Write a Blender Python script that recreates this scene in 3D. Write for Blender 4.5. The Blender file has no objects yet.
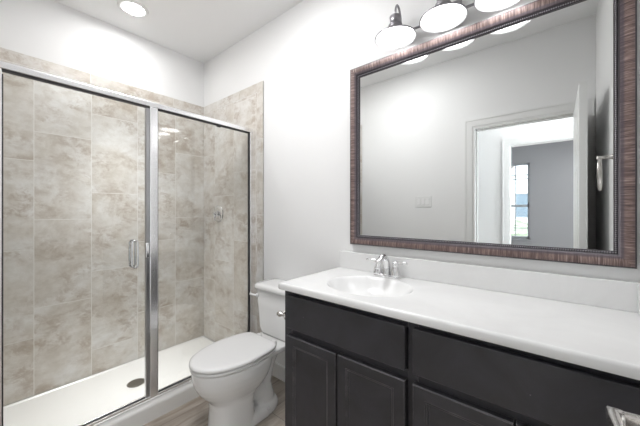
import bpy, bmesh, math, random
from mathutils import Vector, Matrix
random.seed(7)
S = bpy.context.scene
C = S.collection
PI = math.pi

# ------------------------------------------------------------------ camera, world, exposure
YW = 1.484          # vanity wall
XL = -2.731         # shower back wall
XR = 0.238          # right wall
YF = -0.04          # wall with the doorway
ZC = 2.755          # ceiling
cam = bpy.data.cameras.new('camera'); co = bpy.data.objects.new('camera', cam); C.objects.link(co)
cam.sensor_width = 36; cam.lens = 286 / 640 * 36; cam.clip_start = 0.01; cam.clip_end = 200
cam.shift_y = -2 / 640
co.location = (0, 0, 1.27); co.rotation_euler = (PI / 2, 0, math.atan(235 / 286))
S.camera = co
S.view_settings.view_transform = 'Standard'; S.view_settings.look = 'None'
S.view_settings.gamma = 1; S.view_settings.use_curve_mapping = False
S.view_settings.exposure = 2.32
W = bpy.data.worlds.new('sky'); S.world = W; W.use_nodes = True
bg = W.node_tree.nodes['Background']; bg.inputs[0].default_value = (.85, .93, 1, 1); bg.inputs[1].default_value = 2.0


def area_light(name, loc, size, power, rot=(0, 0, 0), shape='DISK', color=(.985, .99, 1), spread=PI):
    l = bpy.data.lights.new(name, 'AREA'); l.shape = shape; l.size = size; l.energy = power
    l.color = color; l.spread = spread
    o = bpy.data.objects.new(name, l); C.objects.link(o); o.location = loc; o.rotation_euler = rot
    return o


area_light('shower_can_beam', (-2.385, .75, 2.735), .13, 1.5, (0, -.10, 0), spread=1.0)
area_light('hall_fill_light', (-.1, -.62, 2.70), .35, 1.4)  # unseen light added to fill the bathroom through the doorway
dl = area_light('added_hall_daylight', (1.56, -.615, 1.10), .80, 5.5, (0, PI / 2, 0), 'RECTANGLE', (.93, .97, 1))  # added fill from the unseen hall end, aimed through the doorway
dl.data.size = 2.0; dl.data.size_y = .80
area_light('far_room_ceiling_light', (.9, -2.6, 2.70), .4, 9)

# ------------------------------------------------------------------ materials
def mat(name, col=(.8, .8, .8), rough=.5, metal=0, spec=.5, coat=0, emit=None, estr=0):
    m = bpy.data.materials.new(name); m.use_nodes = True
    b = m.node_tree.nodes['Principled BSDF']
    b.inputs['Base Color'].default_value = (*col, 1); b.inputs['Roughness'].default_value = rough
    b.inputs['Metallic'].default_value = metal; b.inputs['Specular IOR Level'].default_value = spec
    b.inputs['Coat Weight'].default_value = coat
    if emit:
        b.inputs['Emission Color'].default_value = (*emit, 1); b.inputs['Emission Strength'].default_value = estr
    return m


def N(m, t, **k):
    n = m.node_tree.nodes.new(t)
    for a, v in k.items(): setattr(n, a, v)
    return n


def L(m, a, b): m.node_tree.links.new(a, b)


def noise(m, vec, scale, detail=4, rough=.5, dist=0):
    n = N(m, 'ShaderNodeTexNoise'); n.inputs['Scale'].default_value = scale; n.inputs['Detail'].default_value = detail
    n.inputs['Roughness'].default_value = rough; n.inputs['Distortion'].default_value = dist
    if vec: L(m, vec, n.inputs['Vector'])
    return n.outputs['Fac']


def ramp(m, fac, stops):
    r = N(m, 'ShaderNodeValToRGB'); e = r.color_ramp.elements
    while len(e) < len(stops): e.new(.5)
    for i, (p, c) in enumerate(stops):
        e[i].position = p; e[i].color = (*c, 1) if len(c) == 3 else c
    L(m, fac, r.inputs[0]); return r.outputs[0]


def mix(m, fac, a, b, mode='MIX'):
    n = N(m, 'ShaderNodeMix', data_type='RGBA', blend_type=mode)
    for v, s in ((fac, n.inputs[0]), (a, n.inputs[6]), (b, n.inputs[7])):
        if isinstance(v, (float, int)): s.default_value = v
        elif isinstance(v, tuple): s.default_value = (*v, 1)
        else: L(m, v, s)
    return n.outputs[2]


def bump(m, h, strength, dist=.002):
    b = N(m, 'ShaderNodeBump'); b.inputs['Strength'].default_value = strength; b.inputs['Distance'].default_value = dist
    L(m, h, b.inputs['Height']); L(m, b.outputs[0], m.node_tree.nodes['Principled BSDF'].inputs['Normal'])


def bc(m): return m.node_tree.nodes['Principled BSDF'].inputs['Base Color']


def painted(name, col, rough, b=.25):
    m = mat(name, col, rough)
    t = N(m, 'ShaderNodeTexCoord'); f = noise(m, t.outputs['Object'], 160, 3, .6)
    g = noise(m, t.outputs['Object'], 1.3, 2)
    L(m, mix(m, g, tuple(c * .97 for c in col), tuple(min(1, c * 1.02) for c in col)), bc(m))
    bump(m, f, b, .0015); return m


M_WALL = painted('wall_paint', (.86, .858, .855), .75)
M_CEIL = painted('ceiling_paint', (.90, .90, .90), .85)
M_GREY = painted('grey_room_paint', (.46, .465, .48), .8)
M_TRIM = mat('trim_enamel', (.82, .82, .81), .35)
M_PORC = mat('porcelain', (.90, .895, .885), .12, coat=.5)
M_SEAT = mat('seat_plastic', (.90, .895, .89), .22)
M_ACR = mat('acrylic_pan', (.80, .79, .765), .3)
M_CHROME = mat('chrome', (.78, .78, .79), .08, 1)
M_BRIGHT = mat('polished_frame', (.92, .92, .93), .27, 1)
M_NICKEL = mat('satin_nickel', (.55, .53, .51), .25, 1)
M_SHADE = mat('shade_metal', (.33, .32, .34), .38, 1)
M_SHADEIN = mat('shade_white_lining', (.85, .85, .85), .4)
M_DIFF = mat('lit_glass_diffuser', (.9, .9, .9), .3, emit=(.99, .99, 1), estr=2.0)
M_CAN = mat('lit_can_lens', (.9, .9, .9), .3, emit=(1, 1, 1), estr=22)
M_RUB = mat('dark_seal', (.03, .03, .032), .5)
M_BLACK = mat('shadow_black', (.012, .012, .013), .6)
M_GRATE = mat('drain_metal', (.30, .28, .25), .35, 1)
M_TOE = mat('toe_kick_black', (.02, .02, .022), .6)

# shower tile
m = M_TILE = mat('stone_look_tile', (.6, .57, .52), .28)
at_ = N(m, 'ShaderNodeAttribute', attribute_name='tile_shift'); tc = N(m, 'ShaderNodeTexCoord')
va = N(m, 'ShaderNodeVectorMath', operation='ADD'); L(m, tc.outputs['Object'], va.inputs[0]); L(m, at_.outputs['Vector'], va.inputs[1])
mp = N(m, 'ShaderNodeMapping'); mp.inputs['Scale'].default_value = (1, 1, 1.35); L(m, va.outputs[0], mp.inputs[0])
v = mp.outputs[0]
base = ramp(m, noise(m, v, 2.4, 9, .66, .5), [(.32, (.58, .53, .465)), (.45, (.685, .65, .60)), (.60, (.77, .755, .73))])
fine = ramp(m, noise(m, v, 13, 6, .65, .3), [(.35, (.86, .84, .81)), (.6, (1.0, 1.0, 1.0))])
c1 = mix(m, 1.0, base, fine, 'MULTIPLY')
patch = ramp(m, noise(m, v, 3.4, 4, .55, .5), [(.44, (0, 0, 0)), (.58, (1, 1, 1))])
crum = ramp(m, noise(m, v, 11, 10, .8, .4), [(.46, (0, 0, 0)), (.57, (1, 1, 1))])
pm = mix(m, 1.0, patch, crum, 'MULTIPLY')
sc_ = N(m, 'ShaderNodeMath', operation='MULTIPLY'); L(m, pm, sc_.inputs[0]); sc_.inputs[1].default_value = .75
L(m, mix(m, sc_.outputs[0], c1, (.42, .345, .275)), bc(m))
M_GROUT = mat('tile_grout', (.80, .785, .755), .8)

# floor planks
m = M_FLOOR = mat('wood_look_planks', (.3, .26, .22), .42)
tc = N(m, 'ShaderNodeTexCoord'); mp = N(m, 'ShaderNodeMapping'); mp.inputs['Rotation'].default_value = (0, 0, PI / 2)
L(m, tc.outputs['Object'], mp.inputs[0])
bk = N(m, 'ShaderNodeTexBrick'); bk.inputs['Scale'].default_value = 1; bk.inputs['Brick Width'].default_value = 1.2
bk.inputs['Row Height'].default_value = .2; bk.inputs['Mortar Size'].default_value = .002; bk.inputs['Bias'].default_value = 0
bk.inputs['Color1'].default_value = (0, 0, 0, 1); bk.inputs['Color2'].default_value = (1, 1, 1, 1); bk.inputs['Mortar'].default_value = (.5, .5, .5, 1)
L(m, mp.outputs[0], bk.inputs[0])
mp2 = N(m, 'ShaderNodeMapping'); mp2.inputs['Scale'].default_value = (14, 1.6, 1); L(m, tc.outputs['Object'], mp2.inputs[0])
va = N(m, 'ShaderNodeVectorMath', operation='ADD'); sv = N(m, 'ShaderNodeVectorMath', operation='SCALE'); sv.inputs['Scale'].default_value = 9
L(m, bk.outputs['Color'], sv.inputs[0]); L(m, mp2.outputs[0], va.inputs[0]); L(m, sv.outputs[0], va.inputs[1])
gr = ramp(m, noise(m, va.outputs[0], 1.5, 8, .65, .7), [(.3, (.27, .215, .17)), (.5, (.44, .385, .33)), (.7, (.60, .555, .50))])
L(m, mix(m, bk.outputs['Fac'], gr, (.22, .2, .18)), bc(m))

# dark cabinet paint with scuffs, smudges and painted edge highlights
m = M_CAB = mat('charcoal_cabinet', (.03, .03, .034), .42)
tc = N(m, 'ShaderNodeTexCoord')
cl = ramp(m, noise(m, tc.outputs['Object'], 5, 5, .6, .8), [(.35, (.024, .023, .026)), (.7, (.040, .039, .046))])
mp = N(m, 'ShaderNodeMapping'); mp.inputs['Scale'].default_value = (1, 1, 2.2); L(m, tc.outputs['Object'], mp.inputs[0])
sf = ramp(m, noise(m, mp.outputs[0], 55, 3, .6), [(.755, (0, 0, 0)), (.80, (1, 1, 1))])
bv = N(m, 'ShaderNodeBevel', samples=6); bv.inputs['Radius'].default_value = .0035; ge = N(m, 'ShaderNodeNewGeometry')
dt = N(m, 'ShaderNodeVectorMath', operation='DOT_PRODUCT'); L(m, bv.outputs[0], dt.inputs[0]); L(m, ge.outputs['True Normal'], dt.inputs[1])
eg = ramp(m, dt.outputs['Value'], [(.90, (1, 1, 1)), (.985, (0, 0, 0))])  # pale edges: bevel highlight painted into the colour, broken up by wear
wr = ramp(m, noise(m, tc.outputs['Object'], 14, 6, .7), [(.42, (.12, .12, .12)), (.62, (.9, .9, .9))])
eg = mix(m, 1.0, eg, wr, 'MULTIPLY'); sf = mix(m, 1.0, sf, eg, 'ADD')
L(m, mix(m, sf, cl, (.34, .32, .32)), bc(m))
rr = ramp(m, noise(m, tc.outputs['Object'], 9, 4, .6), [(.3, (.33, .33, .33)), (.7, (.5, .5, .5))])
L(m, rr, m.node_tree.nodes['Principled BSDF'].inputs['Roughness'])

# cultured marble
m = M_TOP = mat('cultured_marble', (.83, .83, .82), .2, coat=.1)
tc = N(m, 'ShaderNodeTexCoord')
L(m, ramp(m, noise(m, tc.outputs['Object'], 3, 5, .6, 1.5), [(.35, (.80, .80, .795)), (.65, (.85, .85, .845))]), bc(m))

# bronze streaked mirror frame
m = M_FRAME = mat('streaked_bronze_wood', (.1, .06, .05), .42, .1)
uv = N(m, 'ShaderNodeUVMap', uv_map='UVMap'); mp = N(m, 'ShaderNodeMapping'); mp.inputs['Scale'].default_value = (160, 9, 1)
mp.inputs['Rotation'].default_value = (0, 0, 0)
L(m, uv.outputs[0], mp.inputs[0])
st = noise(m, mp.outputs[0], 1, 5, .7, .8)
cr = ramp(m, st, [(.32, (.045, .028, .028)), (.48, (.15, .098, .088)), (.62, (.32, .23, .21)), (.76, (.52, .44, .42))])
sp = N(m, 'ShaderNodeSeparateXYZ'); L(m, uv.outputs[0], sp.inputs[0])
acr = N(m, 'ShaderNodeMapRange'); acr.inputs[1].default_value = 0; acr.inputs[2].default_value = .04; L(m, sp.outputs[1], acr.inputs[0])
inner = ramp(m, acr.outputs[0], [(.0, (.35, .35, .35)), (.22, (0, 0, 0)), (.58, (0, 0, 0)), (.74, (.85, .85, .85))])
dark = mix(m, st, (.040, .032, .040), (.13, .105, .125))
cr = mix(m, inner, cr, dark)
L(m, cr, bc(m)); bump(m, st, .5, .002)
M_FEDGE = mat('frame_dark_edge', (.055, .048, .055), .35, .4)
M_BEAD = mat('pewter_beading', (.30, .29, .31), .35, .9)
M_MIRROR = mat('mirror_silver', (.80, .812, .805), .0, 1)

# clear glass
def glass(name, tint, ior=1.5):
    m = bpy.data.materials.new(name); m.use_nodes = True; nt = m.node_tree; nt.nodes.clear()
    o = nt.nodes.new('ShaderNodeOutputMaterial'); t = nt.nodes.new('ShaderNodeBsdfTransparent'); t.inputs[0].default_value = (*tint, 1)
    g = nt.nodes.new('ShaderNodeBsdfGlossy'); g.inputs['Roughness'].default_value = 0.0
    f = nt.nodes.new('ShaderNodeFresnel'); f.inputs[0].default_value = ior; x = nt.nodes.new('ShaderNodeMixShader')
    nt.links.new(f.outputs[0], x.inputs[0]); nt.links.new(t.outputs[0], x.inputs[1]); nt.links.new(g.outputs[0], x.inputs[2])
    nt.links.new(x.outputs[0], o.inputs[0]); return m


M_GLASS = glass('clear_shower_glass', (.985, .992, .988))
M_WGLASS = glass('window_glass', (.97, .98, .98))

# ------------------------------------------------------------------ mesh helpers
def link(name, bm, material, parent=None, smooth=False, mods=None):
    me = bpy.data.meshes.new(name); bmesh.ops.recalc_face_normals(bm, faces=bm.faces[:]); bm.to_mesh(me); bm.free()
    o = bpy.data.objects.new(name, me); C.objects.link(o)
    for mm in (material if isinstance(material, (list, tuple)) else [material]): me.materials.append(mm)
    if smooth:
        for p in me.polygons: p.use_smooth = True
    if parent: o.parent = parent; o.matrix_parent_inverse = Matrix.Translation(-Vector(parent.location))
    return o


def bevel(o, w, seg=3, angle=.6):
    b = o.modifiers.new('bevel', 'BEVEL'); b.width = w; b.segments = seg; b.limit_method = 'ANGLE'; b.angle_limit = angle
    b.harden_normals = False
    for p in o.data.polygons: p.use_smooth = True
    w_ = o.modifiers.new('wn', 'WEIGHTED_NORMAL'); w_.keep_sharp = True
    return o


def thing(name, label, cat, loc=(0, 0, 0), group=None, kind=None):
    o = bpy.data.objects.new(name, None); C.objects.link(o); o.location = loc; o.empty_display_size = .05
    tag(o, label, cat, group, kind); return o


def tag(o, label=None, cat=None, group=None, kind=None):
    if label: o['label'] = label
    if cat: o['category'] = cat
    if group: o['group'] = group
    if kind: o['kind'] = kind
    return o


def box(bm, x0, x1, y0, y1, z0, z1, mi=0):
    vs = [bm.verts.new((x, y, z)) for x in (x0, x1) for y in (y0, y1) for z in (z0, z1)]
    for f in ((0, 1, 3, 2), (4, 6, 7, 5), (0, 4, 5, 1), (2, 3, 7, 6), (0, 2, 6, 4), (1, 5, 7, 3)):
        fc = bm.faces.new([vs[i] for i in f]); fc.material_index = mi
    return vs


def boxo(name, a, material, parent=None, bev=0, seg=3):
    bm = bmesh.new(); box(bm, *a); o = link(name, bm, material, parent)
    if bev: bevel(o, bev, seg)
    return o


def loft(bm, rings, cap0=True, cap1=True, closed=True):
    R = [[bm.verts.new(p) for p in r] for r in rings]; n = len(R[0])
    for a, b in zip(R, R[1:]):
        for i in range(n if closed else n - 1):
            j = (i + 1) % n; bm.faces.new((a[i], a[j], b[j], b[i]))
    if cap0: bm.faces.new(R[0][::-1])
    if cap1: bm.faces.new(R[-1])
    return R


def lathe(bm, prof, mtx=Matrix(), n=40, cap0=True, cap1=True):
    rings = [[mtx @ Vector((r * math.cos(2 * PI * i / n), r * math.sin(2 * PI * i / n), z)) for i in range(n)] for r, z in prof]
    return loft(bm, rings, cap0, cap1)


def tube(bm, pts, rad, n=14, closed=False, sx=1.0):
    pts = [Vector(p) for p in pts]; k = len(pts)
    rad = rad if isinstance(rad, (list, tuple)) else [rad] * k
    up = None; rings = []
    for i, p in enumerate(pts):
        if closed: t = (pts[(i + 1) % k] - pts[i - 1]).normalized()
        else: t = (pts[min(i + 1, k - 1)] - pts[max(i - 1, 0)]).normalized()
        if up is None:
            up = Vector((0, 0, 1)) if abs(t.z) < .9 else Vector((0, 1, 0))
        u = (up - t * up.dot(t)).normalized(); up = u; w = t.cross(u)
        rings.append([p + (u * math.cos(2 * PI * j / n) + w * math.sin(2 * PI * j / n) * sx) * rad[i] for j in range(n)])
    if closed:
        R = [[bm.verts.new(q) for q in r] for r in rings]
        for a in range(k):
            b = (a + 1) % k
            for i in range(n): bm.faces.new((R[a][i], R[a][(i + 1) % n], R[b][(i + 1) % n], R[b][i]))
    else: loft(bm, rings)


def spline(pts, n=8):
    P = [Vector(p) for p in pts]; out = []
    P = [P[0] * 2 - P[1]] + P + [P[-1] * 2 - P[-2]]
    for i in range(1, len(P) - 2):
        for k in range(n):
            t = k / n; a, b, c, d = P[i - 1:i + 3]
            out.append(.5 * ((2 * b) + (c - a) * t + (2 * a - 5 * b + 4 * c - d) * t * t + (3 * b - a - 3 * c + d) * t ** 3))
    out.append(P[-2]); return out


def struct(name, a, material, bev=0):
    o = boxo(name, a, material, None, bev); o['kind'] = 'structure'; return o


def struct_bm(name, bm, material, **k):
    o = link(name, bm, material, **k); o['kind'] = 'structure'; return o


Rx = lambda a: Matrix.Rotation(a, 4, 'X')
Ry = lambda a: Matrix.Rotation(a, 4, 'Y')
Rz = lambda a: Matrix.Rotation(a, 4, 'Z')
T = lambda *p: Matrix.Translation(p)

# ------------------------------------------------------------------ room shell
HX0, HX1 = -1.9, 1.6           # hallway
YH = -1.07                     # far hallway wall face
FX0, FX1, FY = -2.2, 2.4, -4.08  # grey room
struct('floor', (XL - .1, XR + .1, -.16, YW + .1, -.08, 0), M_FLOOR)
struct('floor_hallway', (HX0 - .1, FX1 + .1, FY - .1, -.16, -.08, 0), M_FLOOR)
struct('ceiling', (XL - .1, FX1 + .1, FY - .1, YW + .1, ZC, ZC + .1), M_CEIL)
struct('wall_back', (XL - .1, XR + .1, YW, YW + .1, 0, ZC), M_WALL)
struct('wall_left', (XL - .1, XL, -.16, YW, 0, ZC), M_WALL)
struct('wall_right', (XR, XR + .1, YF, YW, 0, ZC), M_WALL)
DX0, DX1, DZ = -.58, .148, 2.04
bm = bmesh.new(); box(bm, XL, DX0 - .015, YF - .12, YF, 0, ZC); box(bm, DX1 + .015, HX1 + .1, YF - .12, YF, 0, ZC)
box(bm, DX0 - .015, DX1 + .015, YF - .12, YF, DZ + .015, ZC); struct_bm('wall_front', bm, M_WALL)
# doorway casing and jambs
bm = bmesh.new()
def casing(bm, x0, x1, zt, y, s, w=.085, wr=None):
    wr = w if wr is None else wr
    for (k, t) in ((0, .012), (.012, .018), (.055, .013)):
        pass
    for a, b, d in ((0, .02, .011), (.02, w - .012, .017), (w - .012, w, .021)):
        ya, yb = sorted((y, y + s * d))
        box(bm, x0 - b, x0 - a, ya, yb, 0, zt + b)
        bb = min(b, wr)
        if a < wr: box(bm, x1 + a, x1 + bb, ya, yb, 0, zt + b)
        box(bm, x0 - a, x1 + min(a, wr), ya, yb, zt + a, zt + b)
casing(bm, DX0, DX1, DZ, YF, 1, .085, .08)
casing(bm, DX0, DX1, DZ, YF - .12, -1)
box(bm, DX0 - .015, DX0, YF - .12, YF, 0, DZ); box(bm, DX1, DX1 + .015, YF - .12, YF, 0, DZ)
box(bm, DX0 - .015, DX1 + .015, YF - .12, YF, DZ, DZ + .015)
box(bm, DX0, DX0 + .01, YF - .09, YF - .045, 0, DZ); box(bm, DX0, DX1, YF - .09, YF - .045, DZ - .01, DZ)
struct_bm('trim_1', bm, M_TRIM)

# hallway and grey room
struct('wall_hall_left', (HX0 - .1, HX0, YH, YF - .12, 0, ZC), M_WALL)
bm = bmesh.new(); box(bm, HX1, HX1 + .1, YH, YF - .12, 2.12, ZC); box(bm, HX1, HX1 + .1, YH, YH + .04, 0, 2.12); box(bm, HX1, HX1 + .1, YF - .16, YF - .12, 0, 2.12); struct_bm('wall_hall_right', bm, M_WALL)
pd = thing('window_added', None, None, (HX1, -.615, 0), kind='structure')  # glass door added at the unseen hall end to let fill light in
bm = bmesh.new()
for a in ((YH + .04, YH + .10, .0, 2.12), (YF - .22, YF - .16, .0, 2.12), (YH + .10, YF - .22, .0, .08), (YH + .10, YF - .22, 2.05, 2.12)): box(bm, HX1 + .03, HX1 + .07, a[0], a[1], a[2], a[3])
link('window_frame', bm, M_TRIM, pd)
boxo('window_glass', (HX1 + .047, HX1 + .053, YH + .10, YF - .22, .08, 2.05), M_WGLASS, pd)
OX0, OX1 = -.41, .45
bm = bmesh.new(); box(bm, HX0 - .1, OX0, YH - .12, YH, 0, ZC); box(bm, OX1, HX1 + .1, YH - .12, YH, 0, ZC); box(bm, OX0, OX1, YH - .12, YH, DZ, ZC)
struct_bm('wall_hall_back', bm, M_WALL)
bm = bmesh.new(); casing(bm, OX0, OX1, DZ, YH, 1, .075); struct_bm('trim_2', bm, M_TRIM)
struct('wall_room_left', (FX0 - .1, FX0, FY, YH - .12, 0, ZC), M_GREY)
struct('wall_room_right', (FX1, FX1 + .1, FY, YH - .12, 0, ZC), M_GREY)
struct('wall_room_near', (HX1 + .1, FX1 + .1, YH - .12, YH, 0, ZC), M_GREY)
WX0, WX1, WZ0, WZ1 = -1.11, -.39, .706, 2.235
bm = bmesh.new(); box(bm, FX0 - .1, WX0, FY - .14, FY, 0, ZC); box(bm, WX1, FX1 + .1, FY - .14, FY, 0, ZC)
box(bm, WX0, WX1, FY - .14, FY, 0, WZ0); box(bm, WX0, WX1, FY - .14, FY, WZ1, ZC); struct_bm('wall_room_back', bm, M_GREY)
# window
wn = thing('window_1', None, None, ((WX0 + WX1) / 2, FY, WZ0), kind='structure')
M_WFR = mat('window_vinyl', (.48, .50, .53), .4)
bm = bmesh.new(); y0, y1 = FY - .10, FY - .05
for a in ((WX0, WX0 + .035, WZ0, WZ1), (WX1 - .035, WX1, WZ0, WZ1), (WX0, WX1, WZ0, WZ0 + .05), (WX0, WX1, WZ1 - .035, WZ1), (WX0, WX1, 1.35, 1.40)):
    box(bm, a[0], a[1], y0, y1, a[2], a[3])
link('window_frame', bm, M_WFR, wn)
bm = bmesh.new()
for i in (1, 2):
    x = WX0 + .24 * i; box(bm, x - .008, x + .008, y0 + .015, y1 - .01, WZ0, WZ1)
for z in (.92, 1.13, 1.62, 1.92): box(bm, WX0, WX1, y0 + .015, y1 - .01, z - .008, z + .008)
link('muntin', bm, M_WFR, wn)
boxo('window_glass', (WX0 + .03, WX1 - .03, FY - .078, FY - .074, WZ0 + .04, WZ1 - .03), M_WGLASS, wn)
boxo('window_sill', (WX0 - .03, WX1 + .03, FY - .05, FY + .03, WZ0 - .025, WZ0), M_WFR, wn, .004)
# baseboards
def baseb(name, a): struct(name, a, M_TRIM, .004)
baseb('baseboard_back', (-1.80, -1.03, YW - .014, YW, 0, .11))
baseb('baseboard_front', (-1.80, DX0 - .085, YF, YF + .014, 0, .11))
baseb('baseboard_hall', (HX0, OX0 - .075, YH, YH + .014, 0, .11))
baseb('baseboard_room', (FX0, FX1, FY, FY + .014, 0, .11))

# ------------------------------------------------------------------ shower tile walls
def tile_panel(name, plane, c, s, u0, u1, z0, z1, ujoints, zbase, zstep, side_edge=None):
    """plane 'x': wall at x=c facing s, u=y.  plane 'y': wall at y=c, u=x."""
    bm = bmesh.new(); lay = bm.verts.layers.float_vector.new('tile_shift')
    def bx(ua, ub, za, zb, d0, d1, mi, sh):
        lo, hi = sorted((c + s * d0, c + s * d1))
        a = (lo, hi, ua, ub, za, zb) if plane == 'x' else (ua, ub, lo, hi, za, zb)
        for v_ in box(bm, *a, mi): v_[lay] = sh
    bx(u0, u1, z0, z1, 0, .0094, 1, Vector())
    band = .075; zt = z1 - band; g = .0019
    def sh(): return Vector((random.uniform(-9, 9), random.uniform(-9, 9), random.uniform(-9, 9)))
    ue0, ue1 = u0, u1
    if side_edge == 'hi': ue1 = u1 - band
    if side_edge == 'lo': ue0 = u0 + band
    js = [ue0] + [j for j in ujoints if ue0 + .01 < j < ue1 - .01] + [ue1]
    for i, (a, b) in enumerate(zip(js, js[1:])):
        zz = [z0]; k = zbase(i) - 2 * zstep
        while k < zt - .02:
            if k > z0 + .02: zz.append(k)
            k += zstep
        zz.append(zt)
        for p, q in zip(zz, zz[1:]): bx(a + g, b - g, p + g, q - g, .004, .0100, 0, sh())
    k = ue0
    while k < ue1 - .01:
        e = min(k + .61, ue1); bx(k + g, e - g, zt + g, z1, .004, .0112, 0, sh()); k = e
    if side_edge:
        a, b = (ue1 + g, u1) if side_edge == 'hi' else (u0, ue0 - g)
        k = z0
        while k < z1 - .01:
            e = min(k + .61, z1); bx(a, b, k + g, e - (g if e < z1 else 0), .004, .0112, 0, sh()); k = e
    return struct_bm(name, bm, [M_TILE, M_GROUT])


ZT = 2.31
tile_panel('wall_shower_back', 'x', XL, 1, YF + .001, YW - .001, .021, ZT, [-.045 + .311 * k for k in range(6)],
           lambda i: .41 + (.2 * (i + 0)) % .6, .6)
tile_panel('wall_shower_side', 'y', YW, -1, XL + .012, -1.80, .021, ZT - .001, [-2.51, -2.2, -1.89], lambda i: .41 + (.2 * (i + 1)) % .6, .6, 'hi')
tile_panel('wall_shower_near', 'y', YF, 1, XL + .012, -1.80, .021, ZT - .001, [-2.51, -2.2, -1.89], lambda i: .41 + (.2 * (i + 2)) % .6, .6, 'hi')

# ------------------------------------------------------------------ shower pan
XG = -1.941
px0, px1, py0, py1 = XL + .0125, -1.885, YF + .0125, YW - .0125
pan = thing('shower_pan', 'white acrylic shower floor with raised front curb along the wood-look floor', 'shower pan', (-2.3, .72, 0))
bm = bmesh.new()
dr = Vector((-2.36, .76))
# outer solid with a recessed floor: profile across x, swept in y
prof = [(px0, 0), (px0, .022), (px0 + .012, .022), (px0 + .02, .016), (px1 - .125, .014), (px1 - .112, .022), (px1 - .100, .085), (px1 - .09, .098), (px1 - .075, .102), (px1 - .012, .100), (px1 - .003, .094), (px1, .085), (px1, 0)]
loft(bm, [[(x, y, z) for x, z in prof] for y in (py0, py1)])
o = link('pan_body', bm, M_ACR, pan)
bm = bmesh.new(); lathe(bm, [(.0, .0152), (.050, .0155), (.056, .0157), (.058, .017), (.055, .019), (.050, .0175), (.0, .0175)], T(dr.x, dr.y, 0), 36, False, False)
dro = link('drain', bm, M_GRATE, pan, True)
bm = bmesh.new()
for r_, n_ in ((.012, 6), (.026, 12), (.040, 18)):
    for k in range(n_):
        a = 2 * PI * k / n_; lathe(bm, [(.0028, .0174), (.0028, .0181)], T(dr.x + r_ * math.cos(a), dr.y + r_ * math.sin(a), 0), 8)
link('drain_holes', bm, M_BLACK, dro)

# ------------------------------------------------------------------ shower enclosure
en = thing('shower_enclosure', 'framed clear glass shower door and fixed side panel standing on the curb', 'shower door', (XG, .72, .1))
HZ0, HZ1 = 1.912, 1.945
JY0, JY1 = YF + .013, YW - .0125
bm = bmesh.new(); box(bm, XG - .022, XG + .022, JY0, JY1, HZ0, HZ1); bevel(link('header_rail', bm, M_BRIGHT, en), .006, 3)
boxo('header_seal', (XG - .012, XG + .012, JY0 + .02, JY1 - .02, HZ0 - .006, HZ0 + .001), M_RUB, en)
SZ = .1022
bm = bmesh.new()
box(bm, XG - .024, XG + .024, JY0, JY1, SZ, SZ + .012); box(bm, XG + .010, XG + .020, JY0, JY1, SZ, SZ + .026); box(bm, XG - .020, XG - .010, JY0, JY1, SZ, SZ + .026)
bevel(link('sill_track', bm, M_BRIGHT, en), .002, 2)
boxo('sill_seal', (XG - .010, XG + .010, JY0, JY1, SZ + .012, SZ + .019), M_RUB, en)
boxo('wall_jamb', (XG - .018, XG + .018, JY1 - .028, JY1, SZ + .012, HZ0), M_BRIGHT, en, .003)
boxo('wall_jamb', (XG - .018, XG + .018, JY0, .086, SZ + .012, HZ0), M_BRIGHT, en, .003)
boxo('hinge_seal', (XG - .006, XG + .006, .0865, .0905, SZ + .02, HZ0 - .02), M_RUB, en)
boxo('jamb_seal', (XG - .008, XG + .008, JY1 - .034, JY1 - .028, SZ + .02, HZ0), M_RUB, en)
boxo('center_post', (XG - .022, XG + .022, .694, .740, SZ + .012, HZ0), M_BRIGHT, en, .005)
boxo('post_seal', (XG - .010, XG + .010, .740, .745, SZ + .02, HZ0), M_RUB, en)
boxo('strike_channel', (XG - .012, XG + .012, .676, .694, SZ + .02, HZ0 - .01), mat('grey_metal', (.42, .42, .43), .3, 1), en, .002)
boxo('fixed_glass', (XG - .003, XG + .003, .7425, JY1 - .030, SZ + .018, HZ0), M_GLASS, en)
dg = boxo('door_glass', (XG - .003, XG + .003, .0885, .672, SZ + .035, HZ0 - .012), M_GLASS, en)
bm = bmesh.new()
for s in (1, -1):
    pts = []
    y_, z0, z1, r_, off = .612, .935, 1.095, .014, .045
    loop = [(y_ + (-.016 if k < 0 else .016), 0) for k in (0,)]
    cz0, cz1 = z0 + .018, z1 - .018; ring = []
    for k in range(13): a = PI * k / 12; ring.append((y_ + .015 * math.cos(a), cz1 + .018 * math.sin(a)))
    for k in range(13): a = PI + PI * k / 12; ring.append((y_ + .015 * math.cos(a), cz0 + .018 * math.sin(a)))
    tube(bm, [(XG + s * .022, a, b) for a, b in ring], .0055, 10, True)
    for zz in (z0 + .03, z1 - .03): tube(bm, [(XG + s * .002, y_ - .015, zz), (XG + s * .022, y_ - .015, zz)], .006, 10)
h = link('door_pull', bm, M_CHROME, en, True); h.parent = dg; h.matrix_parent_inverse = Matrix()
bm = bmesh.new()
box(bm, XG + .012, XG + .026, .670, .690, .985, 1.075); bevel(link('strike_catch', bm, M_CHROME, en), .005, 3)
boxo('header_bumper', (XG - .006, XG + .006, 1.155, 1.185, HZ0 - .016, HZ0 - .004), M_RUB, en, .003)

# shower valve
vx, vz = -2.44, 1.245
va_ = thing('shower_valve', 'round chrome shower valve with a small lever on the tiled end wall', 'shower valve', (vx, YW - .012, vz))
bm = bmesh.new(); A = T(vx, YW - .0115, vz) @ Rx(PI / 2)
lathe(bm, [(.078, 0), (.078, .003), (.070, .009), (.045, .013), (.03, .014)], A, 48); link('escutcheon', bm, M_CHROME, va_, True)
bm = bmesh.new(); lathe(bm, [(.026, .012), (.025, .03), (.020, .05), (.016, .056)], A, 28)
tube(bm, [(vx, YW - .058, vz), (vx + .02, YW - .066, vz - .035), (vx + .028, YW - .07, vz - .065)], [.012, .009, .007], 12)
link('lever', bm, M_CHROME, va_, True)

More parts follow.
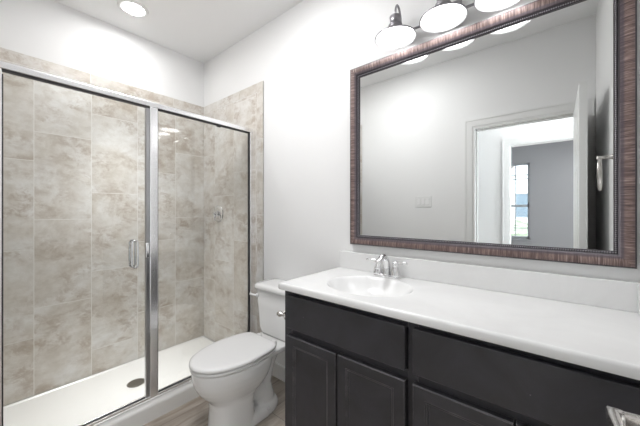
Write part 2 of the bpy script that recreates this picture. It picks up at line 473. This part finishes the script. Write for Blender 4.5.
# recessed light in the shower ceiling
rl = thing('recessed_light', 'round white recessed ceiling light above the shower', 'ceiling light', (-2.385, .75, ZC))
bm = bmesh.new(); lathe(bm, [(.068, -.004), (.070, -.010), (.092, -.008), (.097, -.001), (.097, .0)], T(-2.385, .75, ZC), 56, False, False)
link('trim_ring', bm, M_TRIM, rl, True)
bm = bmesh.new(); lathe(bm, [(.0, -.006), (.04, -.0058), (.069, -.004), (.069, -.001)], T(-2.385, .75, ZC), 56, False, True); link('lens', bm, M_CAN, rl, True)

# ------------------------------------------------------------------ vanity cabinet
CX0, CX1, CY = -1.048, XR, .998
vc = thing('vanity_cabinet', 'charcoal painted wooden vanity cabinet under the white countertop', 'cabinet', (-.4, 1.23, 0))
bm = bmesh.new()
box(bm, CX0, CX0 + .018, CY + .001, YW - .001, 0, .884)          # end panel
box(bm, CX0 + .018, CX1 - .002, CY + .06, YW - .001, .10, .785)      # carcass
box(bm, CX0 + .018, CX1 - .002, CY + .075, CY + .09, 0, .10)  # toe board
for a in ((CX0, CX0 + .05, .0, .884), (-.408, -.372, .10, .884), (CX1 - .045, CX1 - .002, .10, .884)): box(bm, a[0], a[1], CY, CY + .0195, a[2], a[3])
for a, b in ((CX0 + .05, -.408), (-.372, CX1 - .045)):
    for z0, z1 in ((.10, .135), (.66, .70), (.85, .884)): box(bm, a, b, CY, CY + .0195, z0, z1)
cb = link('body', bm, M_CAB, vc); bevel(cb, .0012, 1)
FY0, FY1 = .972, .9975
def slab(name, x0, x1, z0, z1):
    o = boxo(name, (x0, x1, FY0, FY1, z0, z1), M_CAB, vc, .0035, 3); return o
def paneldoor(x0, x1, z0, z1, w=.052):
    bm = bmesh.new()
    # stiles & rails with an ogee step into a recessed flat panel
    r = [(0, FY1), (0, FY0 + .003), (.003, FY0), (w - .010, FY0), (w - .007, FY0 + .003), (w - .003, FY0 + .0035), (w + .002, FY0 + .0085)]
    loft(bm, [[(x0 + d, y, z0 + d), (x1 - d, y, z0 + d), (x1 - d, y, z1 - d), (x0 + d, y, z1 - d)] for d, y in r], True, True)
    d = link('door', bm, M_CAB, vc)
    w2 = w + .012
    return d
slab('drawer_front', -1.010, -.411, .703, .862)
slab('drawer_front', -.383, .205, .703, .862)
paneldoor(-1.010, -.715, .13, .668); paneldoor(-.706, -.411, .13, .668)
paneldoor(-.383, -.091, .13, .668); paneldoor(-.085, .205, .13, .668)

# ------------------------------------------------------------------ countertop with integral bowl
TZ = .917; TY0 = .960; TX0, TX1 = -1.054, XR - .001
tp = thing('sink_countertop', 'glossy white countertop with moulded oval sink, backsplash and side splash', 'countertop', (-.4, 1.22, .885))
bm = bmesh.new()
sx_, sy_, sa, sb = -.690, 1.203, .206, .174
n = 96
def outer(a):   # rectangle point hit by the ray from the sink centre
    dx, dy = math.cos(a), math.sin(a); t = 1e9
    x0, x1, y0, y1 = TX0 + .008, TX1, TY0 + .010, YW - .001
    if dx > 1e-9: t = min(t, (x1 - sx_) / dx)
    if dx < -1e-9: t = min(t, (x0 - sx_) / dx)
    if dy > 1e-9: t = min(t, (y1 - sy_) / dy)
    if dy < -1e-9: t = min(t, (y0 - sy_) / dy)
    return sx_ + dx * t, sy_ + dy * t
x0, x1, y0, y1 = TX0 + .008, TX1, TY0 + .010, YW - .001
angs = sorted([2 * PI * k / n for k in range(n)] + [math.atan2(y - sy_, x - sx_) % (2 * PI) for x in (x0, x1) for y in (y0, y1)])
prof = [(1.0, 0), (.985, -.002), (.96, -.007), (.90, -.022), (.80, -.047), (.66, -.072), (.48, -.090), (.28, -.099), (.09, -.102)]
rings = []
ro = [(*outer(a), TZ) for a in angs]
rim = [(sx_ + (sa + .005) * math.cos(a), sy_ + (sb + .005) * math.sin(a), TZ) for a in angs]
rim2 = [(sx_ + (sa + .0025) * math.cos(a), sy_ + (sb + .0025) * math.sin(a), TZ - .0012) for a in angs]
rings = [ro, rim, rim2] + [[(sx_ + sa * k * math.cos(a), sy_ + sb * k * math.sin(a), TZ - .0035 + dz) for a in angs] for k, dz in prof]
R = loft(bm, rings, False, True)
# rounded front and left edge skirt
def inset(p, d, z):
    x, y, _ = p
    xx = x - d if abs(x - x0) < 1e-5 else x
    yy = y - d if abs(y - y0) < 1e-5 else y
    return (xx, yy, z)
prev = R[0]
for d, z in ((.004, TZ - .001), (.0075, TZ - .004), (.010, TZ - .010), (.010, TZ - .024), (.007, TZ - .032)):
    cur = [bm.verts.new(inset(p, d, z)) for p in ro]
    for i in range(len(ro)):
        j = (i + 1) % len(ro); bm.faces.new((prev[i], prev[j], cur[j], cur[i]))
    prev = cur
bt = link('counter_slab', bm, M_TOP, tp, True); wn_ = bt.modifiers.new('wn', 'WEIGHTED_NORMAL'); wn_.weight = 100; wn_.keep_sharp = False
boxo('backsplash', (TX0 + .006, TX1, YW - .021, YW - .0005, TZ - .001, TZ + .104), M_TOP, tp, .004)
boxo('side_splash', (XR - .018, XR - .0005, TY0 + .012, YW - .0212, TZ - .001, TZ + .104), M_TOP, tp, .004)
bm = bmesh.new(); lathe(bm, [(.0, 0), (.012, .001), (.020, .003), (.024, .002), (.024, -.002)], T(sx_, sy_, TZ - .1055), 28, False, True); link('drain_stopper', bm, M_CHROME, tp, True)

# ------------------------------------------------------------------ faucet
fx, fy = -.700, 1.415
fa = thing('faucet', 'chrome two handle bathroom faucet behind the oval sink', 'faucet', (fx, fy, TZ + .001))
bm = bmesh.new(); ring = lambda z, e: [(fx + (.0 if True else 0) + math.copysign(.048, math.cos(a)) + (.027 + e) * math.cos(a), fy + (.027 + e) * math.sin(a), z) for a in [2 * PI * (k + .5) / 40 for k in range(40)]]
loft(bm, [ring(TZ, 0), ring(TZ + .008, 0), ring(TZ + .013, -.004), ring(TZ + .015, -.01)]); link('base_plate', bm, M_CHROME, fa, True)
for s in (-1, 1):
    bm = bmesh.new(); lathe(bm, [(.027, .010), (.026, .018), (.022, .034), (.0165, .054), (.0135, .066), (.0175, .070), (.018, .079), (.013, .087), (.004, .090)], T(fx + s * .051, fy, TZ), 28)
    hd = link('handle_body', bm, M_CHROME, fa, True)
    bm = bmesh.new(); tube(bm, [(fx + s * .051, fy, TZ + .076), (fx + s * .070, fy - .002, TZ + .082), (fx + s * .10, fy - .006, TZ + .085), (fx + s * .118, fy - .009, TZ + .083)], [.009, .0068, .0078, .0055], 12)
    link('lever', bm, M_CHROME, fa, True)
bm = bmesh.new()
tube(bm, spline([(fx, fy, TZ + .01), (fx, fy + .002, TZ + .05), (fx, fy - .008, TZ + .092), (fx, fy - .04, TZ + .112), (fx, fy - .078, TZ + .094), (fx, fy - .100, TZ + .055)]), [.024 - .0095 * min(1, k / 24) for k in range(41)], 18)
link('spout', bm, M_CHROME, fa, True)

# ------------------------------------------------------------------ mirror
FX_0, FX_1, FZ0, FZ1 = -.961, .219, 1.070, 2.126
mr = thing('wall_mirror', 'large rectangular mirror in a streaked bronze-brown frame above the vanity', 'mirror', ((FX_0 + FX_1) / 2, YW, FZ0))
bm = bmesh.new(); uvl = bm.loops.layers.uv.new('UVMap')
def sweep_frame(bm, prof, mi):
    """prof: (inset, depth from wall); four mitred sides with uv along/across"""
    cs = [(FX_0, FZ0, 1, 1), (FX_1, FZ0, -1, 1), (FX_1, FZ1, -1, -1), (FX_0, FZ1, 1, -1)]
    cc = [0]
    for p, q in zip(prof, prof[1:]): cc.append(cc[-1] + math.hypot(q[0] - p[0], q[1] - p[1]))
    for k in range(4):
        a, b = cs[k], cs[(k + 1) % 4]
        for i in range(len(prof) - 1):
            vs = []; uvs = []
            for (c_, e, w) in ((a, i, 0), (b, i, 1), (b, i + 1, 1), (a, i + 1, 0)):
                d, y = prof[e]; x = c_[0] + c_[2] * d; z = c_[1] + c_[3] * d
                vs.append(bm.verts.new((x, YW - y, z))); uvs.append(((x if k % 2 == 0 else z) + k * 3.3, cc[e]))
            f = bm.faces.new(vs); f.material_index = mi; f.smooth = True
            for l_, u in zip(f.loops, uvs): l_[uvl].uv = u
sweep_frame(bm, [(0, .001), (0, .026), (.002, .030), (.005, .031)], 1)
sweep_frame(bm, [(.005, .031), (.012, .0325), (.020, .032), (.028, .0295), (.036, .0255), (.041, .0225)], 0)
sweep_frame(bm, [(.041, .0225), (.0415, .019), (.044, .0185), (.0445, .015)], 1)
sweep_frame(bm, [(.0445, .015), (.055, .015), (.056, .0075), (.054, .006)], 1)
bmesh.ops.remove_doubles(bm, verts=bm.verts[:], dist=1e-5)
me_o = link('frame', bm, [M_FRAME, M_FEDGE], mr)
bm = bmesh.new()
def bead(x, z):
    r = .0032
    bmesh.ops.create_icosphere(bm, subdivisions=1, radius=r, matrix=T(x, YW - .0155, z))
d = .050
k = FX_0 + d
while k <= FX_1 - d + .001: bead(k, FZ0 + d); bead(k, FZ1 - d); k += .0072
k = FZ0 + d + .0072
while k <= FZ1 - d - .004: bead(FX_0 + d, k); bead(FX_1 - d, k); k += .0072
link('beaded_trim', bm, M_BEAD, mr, True)
boxo('mirror_glass', (FX_0 + .053, FX_1 - .053, YW - .007, YW - .002, FZ0 + .053, FZ1 - .053), M_MIRROR, mr)

# ------------------------------------------------------------------ vanity light
vl = thing('vanity_light', 'three lamp grey metal vanity light with dome shades above the mirror', 'wall lamp', (-.40, YW, 2.2))
bm = bmesh.new(); box(bm, -.46, -.34, YW - .022, YW, 2.165, 2.275); bevel(link('wall_plate', bm, M_SHADE, vl), .006)
bm = bmesh.new(); tube(bm, [(-.66, 1.440, 2.205), (-.12, 1.440, 2.205)], .006, 12)
tube(bm, [(-.40, 1.440, 2.205), (-.40, YW - .01, 2.205)], .008, 12); link('cross_bar', bm, M_SHADE, vl, True)
LY = 1.373
for lx in (-.630, -.398, -.166):
    A = T(lx, LY, 2.150)
    bm = bmesh.new()
    pr = [(.099, .000), (.1025, .002), (.101, .007), (.089, .014), (.066, .026), (.046, .041), (.034, .054), (.030, .062), (.034, .065), (.034, .070), (.027, .073), (.0265, .104), (.029, .106), (.029, .112), (.020, .118), (.006, .120)]
    lathe(bm, pr, A, 44, False, True); sh = link('lamp_shade', bm, M_SHADE, vl, True)
    bm = bmesh.new(); lathe(bm, [(.0992, .0005), (.094, .005), (.086, .012), (.063, .024), (.043, .039), (.0, .05)], A, 44, False, False)
    a_ = link('shade_lining', bm, M_SHADEIN, vl, True)
    bm = bmesh.new(); lathe(bm, [(.0, -.001), (.03, -.0005), (.065, .002), (.086, .0055), (.0925, .0075)], A, 44, False, False)
    b_ = link('diffuser', bm, M_DIFF, vl, True)
    bm = bmesh.new(); tube(bm, spline([(lx, LY, 2.265), (lx, LY + .002, 2.300), (lx, LY + .018, 2.330), (lx, LY + .042, 2.328), (lx, LY + .062, 2.295), (lx, LY + .067, 2.250), (lx, LY + .067, 2.205)]), .0055, 12)
    c_ = link('gooseneck_arm', bm, M_SHADE, vl, True)
    for q in (a_, b_): q.parent = sh; q.matrix_parent_inverse = Matrix()

# ------------------------------------------------------------------ toilet
tx = -1.478
to = thing('toilet', 'white elongated two piece toilet with closed lid between shower and vanity', 'toilet', (tx, 1.08, 0))
def egg(cy, fl, bl, hw, z, n=48, p=2.0, pb=2.6):
    out = []
    for k in range(n):
        a = 2 * PI * k / n; cx, sy = math.cos(a), math.sin(a); e = pb if sy > 0 else p
        X_ = math.copysign(abs(cx) ** (2 / e), cx) * hw; Y_ = math.copysign(abs(sy) ** (2 / e), sy) * (bl if sy > 0 else fl)
        out.append((tx + X_, cy + Y_, z))
    return out
bm = bmesh.new()
lv = [(0, 1.0, .154, .13, .116), (.05, 1.0, .150, .10, .112), (.14, 1.0, .149, .09, .110), (.195, 1.0, .156, .10, .114), (.222, 1.005, .182, .14, .124), (.248, 1.015, .217, .155, .140),
      (.28, 1.02, .246, .17, .157), (.315, 1.02, .264, .185, .170), (.35, 1.02, .273, .195, .176), (.385, 1.02, .275, .20, .177), (.400, 1.02, .272, .195, .174)]
loft(bm, [egg(c, f, b, h, z, 48, 2.0 + 1.1 * max(0, 1 - z / .26)) for z, c, f, b, h in lv])
loft(bm, [egg(1.09, .22, .215, .112, 0), egg(1.09, .22, .215, .112, .03), egg(1.09, .212, .205, .104, .05), egg(1.09, .20, .195, .092, .056)])   # foot
tube(bm, spline([(tx, 1.08, .24), (tx, 1.13, .17), (tx, 1.17, .125), (tx, 1.205, .15), (tx, 1.225, .21), (tx, 1.25, .28), (tx, 1.29, .34), (tx, 1.32, .38)], 5), [.050 + .020 * math.exp(-((k - 9) / 5.) ** 2) for k in range(36)], 20)
tube(bm, [(tx, 1.20, .01), (tx, 1.20, .08), (tx, 1.19, .14)], [.085, .078, .07], 20)
rr_ = lambda y0, y1, h0, h1, z: [(tx - h0, y0, z), (tx + h0, y0, z), (tx + h1, y1, z), (tx - h1, y1, z)]
loft(bm, [rr_(1.15, 1.44, .10, .08, .345), rr_(1.13, 1.455, .145, .13, .375), rr_(1.13, 1.46, .15, .14, .402), rr_(1.14, 1.455, .145, .135, .410)])
bw = link('bowl', bm, M_PORC, to)
rm = bw.modifiers.new('union', 'REMESH'); rm.mode = 'VOXEL'; rm.voxel_size = .0055; rm.use_smooth_shade = True
sm = bw.modifiers.new('smooth', 'SMOOTH'); sm.factor = .6; sm.iterations = 5
def seatring(e, z): return [(tx + (x - tx) * (1 - .20 * max(0, (y - 1.01) / .205) ** 2), y, zz) for x, y, zz in egg(1.01, .272 + e, .205 + e, .177 + e, z, 72, 2.05, 8)]
bm = bmesh.new(); loft(bm, [seatring(-.018, .402), seatring(-.016, .4045), seatring(.0, .4065), seatring(.001, .412), seatring(.0, .4185), seatring(-.016, .4205)]); link('seat', bm, M_SEAT, to, True)
bm = bmesh.new()
loft(bm, [seatring(-.018, .4245), seatring(-.006, .4255), seatring(.003, .4275), seatring(.0045, .434), seatring(.003, .442), seatring(-.004, .447), seatring(-.02, .4495), seatring(-.06, .451), seatring(-.11, .4518)]); link('lid', bm, M_SEAT, to, True)
for s in (-1, 1):
    bm = bmesh.new(); box(bm, tx + s * .075 - .02, tx + s * .075 + .02, 1.213, 1.250, .409, .436); bevel(link('hinge', bm, M_SEAT, to), .006)
def rrect(hx, y0, y1, r, z, n=7):
    out = []
    for cx, cy, a0 in ((hx - r, y1 - r, 0), (-hx + r, y1 - r, PI / 2), (-hx + r, y0 + r, PI), (hx - r, y0 + r, 1.5 * PI)):
        for k in range(n): a = a0 + PI / 2 * k / (n - 1); out.append((tx + cx + r * math.cos(a), cy + r * math.sin(a), z))
    return out
bm = bmesh.new()
loft(bm, [rrect(.14, 1.30, 1.455, .04, .412), rrect(.150, 1.293, 1.466, .045, .425), rrect(.160, 1.288, 1.468, .045, .46), rrect(.169, 1.281, 1.470, .045, .60), rrect(.176, 1.275, 1.472, .045, .7225)])
link('tank', bm, M_PORC, to, True)
bm = bmesh.new()
loft(bm, [rrect(.180, 1.272, 1.474, .045, .7225), rrect(.187, 1.262, 1.478, .05, .725), rrect(.189, 1.260, 1.479, .05, .737), rrect(.186, 1.263, 1.478, .05, .751), rrect(.176, 1.272, 1.472, .045, .758), rrect(.14, 1.30, 1.45, .03, .761)])
link('tank_lid', bm, M_PORC, to, True)
bm = bmesh.new(); lathe(bm, [(.013, 0), (.013, .008), (.008, .014)], T(tx - .140, 1.278, .680) @ Rx(PI / 2), 20)
tube(bm, [(tx - .140, 1.261, .680), (tx - .170, 1.258, .681), (tx - .197, 1.257, .682)], [.007, .0075, .009], 12); link('flush_lever', bm, M_SEAT, to, True)
for s in (-1, 1):
    bm = bmesh.new(); lathe(bm, [(.013, .0), (.013, .008), (.008, .016)], T(tx + s * .098, 1.17, .036), 16); link('bolt_cap', bm, M_SEAT, to, True)

# ------------------------------------------------------------------ toilet paper holder on the vanity side
tpz = .736
th = thing('toilet_paper_holder', 'brushed metal toilet paper holder posts on the left side of the vanity', 'paper holder', (CX0, 1.08, tpz))
for yy in (1.015, 1.155):
    bm = bmesh.new(); lathe(bm, [(.020, 0), (.020, .004), (.010, .010), (.0075, .02), (.0075, .038), (.0125, .046), (.0155, .056), (.0125, .066), (.004, .070)], T(CX0 - .0005, yy, tpz) @ Ry(-PI / 2), 22)
    link('post', bm, M_NICKEL, th, True)
bm = bmesh.new(); tube(bm, [(CX0 - .050, 1.02, tpz), (CX0 - .050, 1.15, tpz)], .006, 12); link('roller', bm, M_NICKEL, th, True)

# ------------------------------------------------------------------ towel ring on the right wall
ty, tz = .93, 1.54
tr = thing('towel_ring', 'polished towel ring hanging on the right wall, seen in the mirror', 'towel ring', (XR, ty, tz))
bm = bmesh.new(); lathe(bm, [(.026, 0), (.026, .005), (.016, .012), (.010, .02), (.008, .060), (.011, .066), (.008, .074)], T(XR - .0005, ty, tz) @ Ry(-PI / 2), 26); link('mount_post', bm, M_NICKEL, tr, True)
bm = bmesh.new(); tube(bm, [(XR - .062 - .012 * math.sin(2 * PI * k / 48), ty + .078 * math.sin(2 * PI * k / 48), tz - .084 + .078 * math.cos(2 * PI * k / 48)) for k in range(48)], .0055, 10, True); link('ring', bm, M_NICKEL, tr, True)

# ------------------------------------------------------------------ light switch
sw = thing('light_switch', 'white triple light switch plate on the wall beside the doorway', 'light switch', (-1.06, YF, 1.365))
boxo('switch_plate', (-1.146, -.980, YF + .0005, YF + .006, 1.308, 1.424), M_TRIM, sw, .003)
for k in (-1, 0, 1): boxo('rocker', (-1.063 + .046 * k - .0165, -1.063 + .046 * k + .0165, YF + .0055, YF + .010, 1.333, 1.399), M_SEAT, sw, .002)

# ------------------------------------------------------------------ open door by the camera with its lever
dp = struct('door_1', (.1065, .1465, YF + .002, .668, .012, 2.032), M_TRIM)
bpy.data.objects.remove(dp)
bm = bmesh.new(); X0, X1 = .111, .147
bx0, bx1 = YF + .004, .668
box(bm, X0, X1, bx0, bx1, .012, 2.032)
def dpanel(y0, y1, z0, z1):
    for xf, s in ((X0, -1), (X1, 1)):
        r = [(0, .0), (.006, .004), (.012, .0045), (.016, .001), (.03, .001), (.045, .0042)]
        loft(bm, [[(xf + s * y, y0 + d, z0 + d), (xf + s * y, y1 - d, z0 + d), (xf + s * y, y1 - d, z1 - d), (xf + s * y, y0 + d, z1 - d)] for d, y in r], False, True)
for y0, y1 in ((bx0 + .10, .275), (.345, .668 - .10)):
    for z0, z1 in ((.20, .82), (.98, 1.55), (1.65, 1.90)): dpanel(y0, y1, z0, z1)
do = link('door_1', bm, M_TRIM); do['kind'] = 'structure'
lz, ly = .960, .612
bm = bmesh.new(); lathe(bm, [(.032, 0), (.032, .006), (.027, .010), (.014, .013), (.0125, .032)], T(X0, ly, lz) @ Ry(-PI / 2), 30); 
tube(bm, [(X0 - .02, ly, lz), (X0 - .046, ly, lz)], [.0118, .0118], 20)
def lsec(x, y, hx, hz, dx, dy, n=20):
    out = []
    for k in range(n):
        a = 2 * PI * k / n; u = math.copysign(abs(math.cos(a)) ** .55, math.cos(a)) * hx; w_ = math.copysign(abs(math.sin(a)) ** .55, math.sin(a)) * hz
        out.append((x + u * dx, y + u * dy, lz + w_))
    return out
loft(bm, [lsec(X0 - .028, ly + .001, .0085, .0115, 0, 1), lsec(X0 - .038, ly + .002, .0095, .0120, 0, 1), lsec(X0 - .0425, ly + .001, .012, .0125, -.7, .7), lsec(X0 - .0430, ly - .012, .0075, .0125, -1, 0), lsec(X0 - .0415, ly - .04, .0062, .0115, -1, 0), lsec(X0 - .041, ly - .08, .0055, .0125, -1, 0), lsec(X0 - .042, ly - .112, .005, .0135, -1, 0)])
hd = link('door_handle', bm, M_NICKEL, do, True)
bm = bmesh.new(); lathe(bm, [(.032, 0), (.032, .006), (.027, .010), (.014, .013), (.0125, .032)], T(X1, ly, lz) @ Ry(PI / 2), 30)
tube(bm, [(X1 + .03, ly + .004, lz), (X1 + .045, ly - .01, lz), (X1 + .045, ly - .1, lz)], .010, 12); link('door_handle', bm, M_NICKEL, do, True)

# ------------------------------------------------------------------ unseen dome added to light the bathroom, and outside view
M_OPAL = mat('fill_opal_glass', (.9, .9, .9), .3, emit=(.99, .99, 1), estr=6.2)
def dome(x, y, r, label, h=.03):
    o = thing('added_dome_light', label, 'ceiling light', (x, y, ZC))
    bm = bmesh.new(); lathe(bm, [(r + .012, 0), (r + .012, -.010), (r + .004, -.014), (r - .004, -.014)], T(x, y, ZC), 48, False, False); link('mounting_ring', bm, M_NICKEL, o, True)
    bm = bmesh.new(); lathe(bm, [(r * math.cos(a) , -.010 - h * math.sin(a)) for a in [PI / 2 * k / 10 for k in range(11)]], T(x, y, ZC), 48, True, False); link('opal_bowl', bm, M_OPAL, o, True)
dome(-1.2, .70, .24, 'added white opal dome fill light, out of view over the middle of the bathroom')  # added fixture above the view, brightens ceiling and toilet

M_GRASS = mat('lawn', (.42, .44, .38), .9); M_SIDE = mat('pale_siding', (.80, .81, .82), .7); M_ROOF = mat('roof_shingle', (.3, .3, .31), .9)
M_BARK = mat('bark', (.10, .08, .07), .9); M_LEAF = mat('hedge_leaf', (.26, .29, .22), .8); M_PANE = mat('dark_pane', (.12, .15, .18), .1)
o = boxo('ground', (-25, 25, -40, FY - .2, -.5, -.15), M_GRASS); o['kind'] = 'structure'
hs = thing('neighbouring_house', 'pale grey house across the lawn seen through the far window', 'house', (-3.2, -17, -.15))
bm = bmesh.new(); box(bm, -7, 2, -19, -14, -.15, 3.0)
for k in range(20): box(bm, -7.01, 2.01, -14, -13.98 + .0, -.1 + k * .155, -.0 + k * .155)
link('wall', bm, M_SIDE, hs)
bm = bmesh.new(); loft(bm, [[(-7.4, -13.5, 3.0), (-7.4, -19.5, 3.0), (-7.4, -16.5, 5.0)], [(2.4, -13.5, 3.0), (2.4, -19.5, 3.0), (2.4, -16.5, 5.0)]]); link('roof', bm, M_ROOF, hs)
for xx in (-3.2, -1.6): 
    w_ = boxo('window', (xx, xx + .9, -14.0, -13.93, .9, 2.2), M_TRIM, hs); q = boxo('pane', (xx + .08, xx + .82, -13.94, -13.92, .98, 2.12), M_PANE, hs)
    q.parent = w_; q.matrix_parent_inverse = Matrix()
bm = bmesh.new()
def branch(p, d, l, r, k):
    q = p + d * l; tube(bm, [p, (p + q) / 2 + Vector((random.uniform(-.04, .04),) * 3) * l, q], [r, r * .85, r * .7], 6)
    if k:
        for _ in range(3):
            e = (d + Vector((random.uniform(-.8, .8), random.uniform(-.8, .8), random.uniform(-.2, .6)))).normalized(); branch(q, e, l * .72, r * .62, k - 1)
random.seed(3)
branch(Vector((-1.8, -9.0, -.15)), Vector((.1, 0, 1)).normalized(), 1.5, .09, 4)
t_ = link('bare_tree', bm, M_BARK, None, True); tag(t_, 'bare branched tree on the lawn beyond the far window', 'tree')
bm = bmesh.new(); random.seed(5)
bmesh.ops.create_icosphere(bm, subdivisions=4, radius=1, matrix=T(-2.4, -12.4, .35) @ Matrix.Diagonal((2.4, .5, .55, 1)))
for v_ in bm.verts: v_.co += Vector((random.uniform(-.06, .06), random.uniform(-.06, .06), random.uniform(-.06, .06)))
hg = link('hedge', bm, M_LEAF); tag(hg, 'low green hedge in front of the pale house outside', 'hedge')
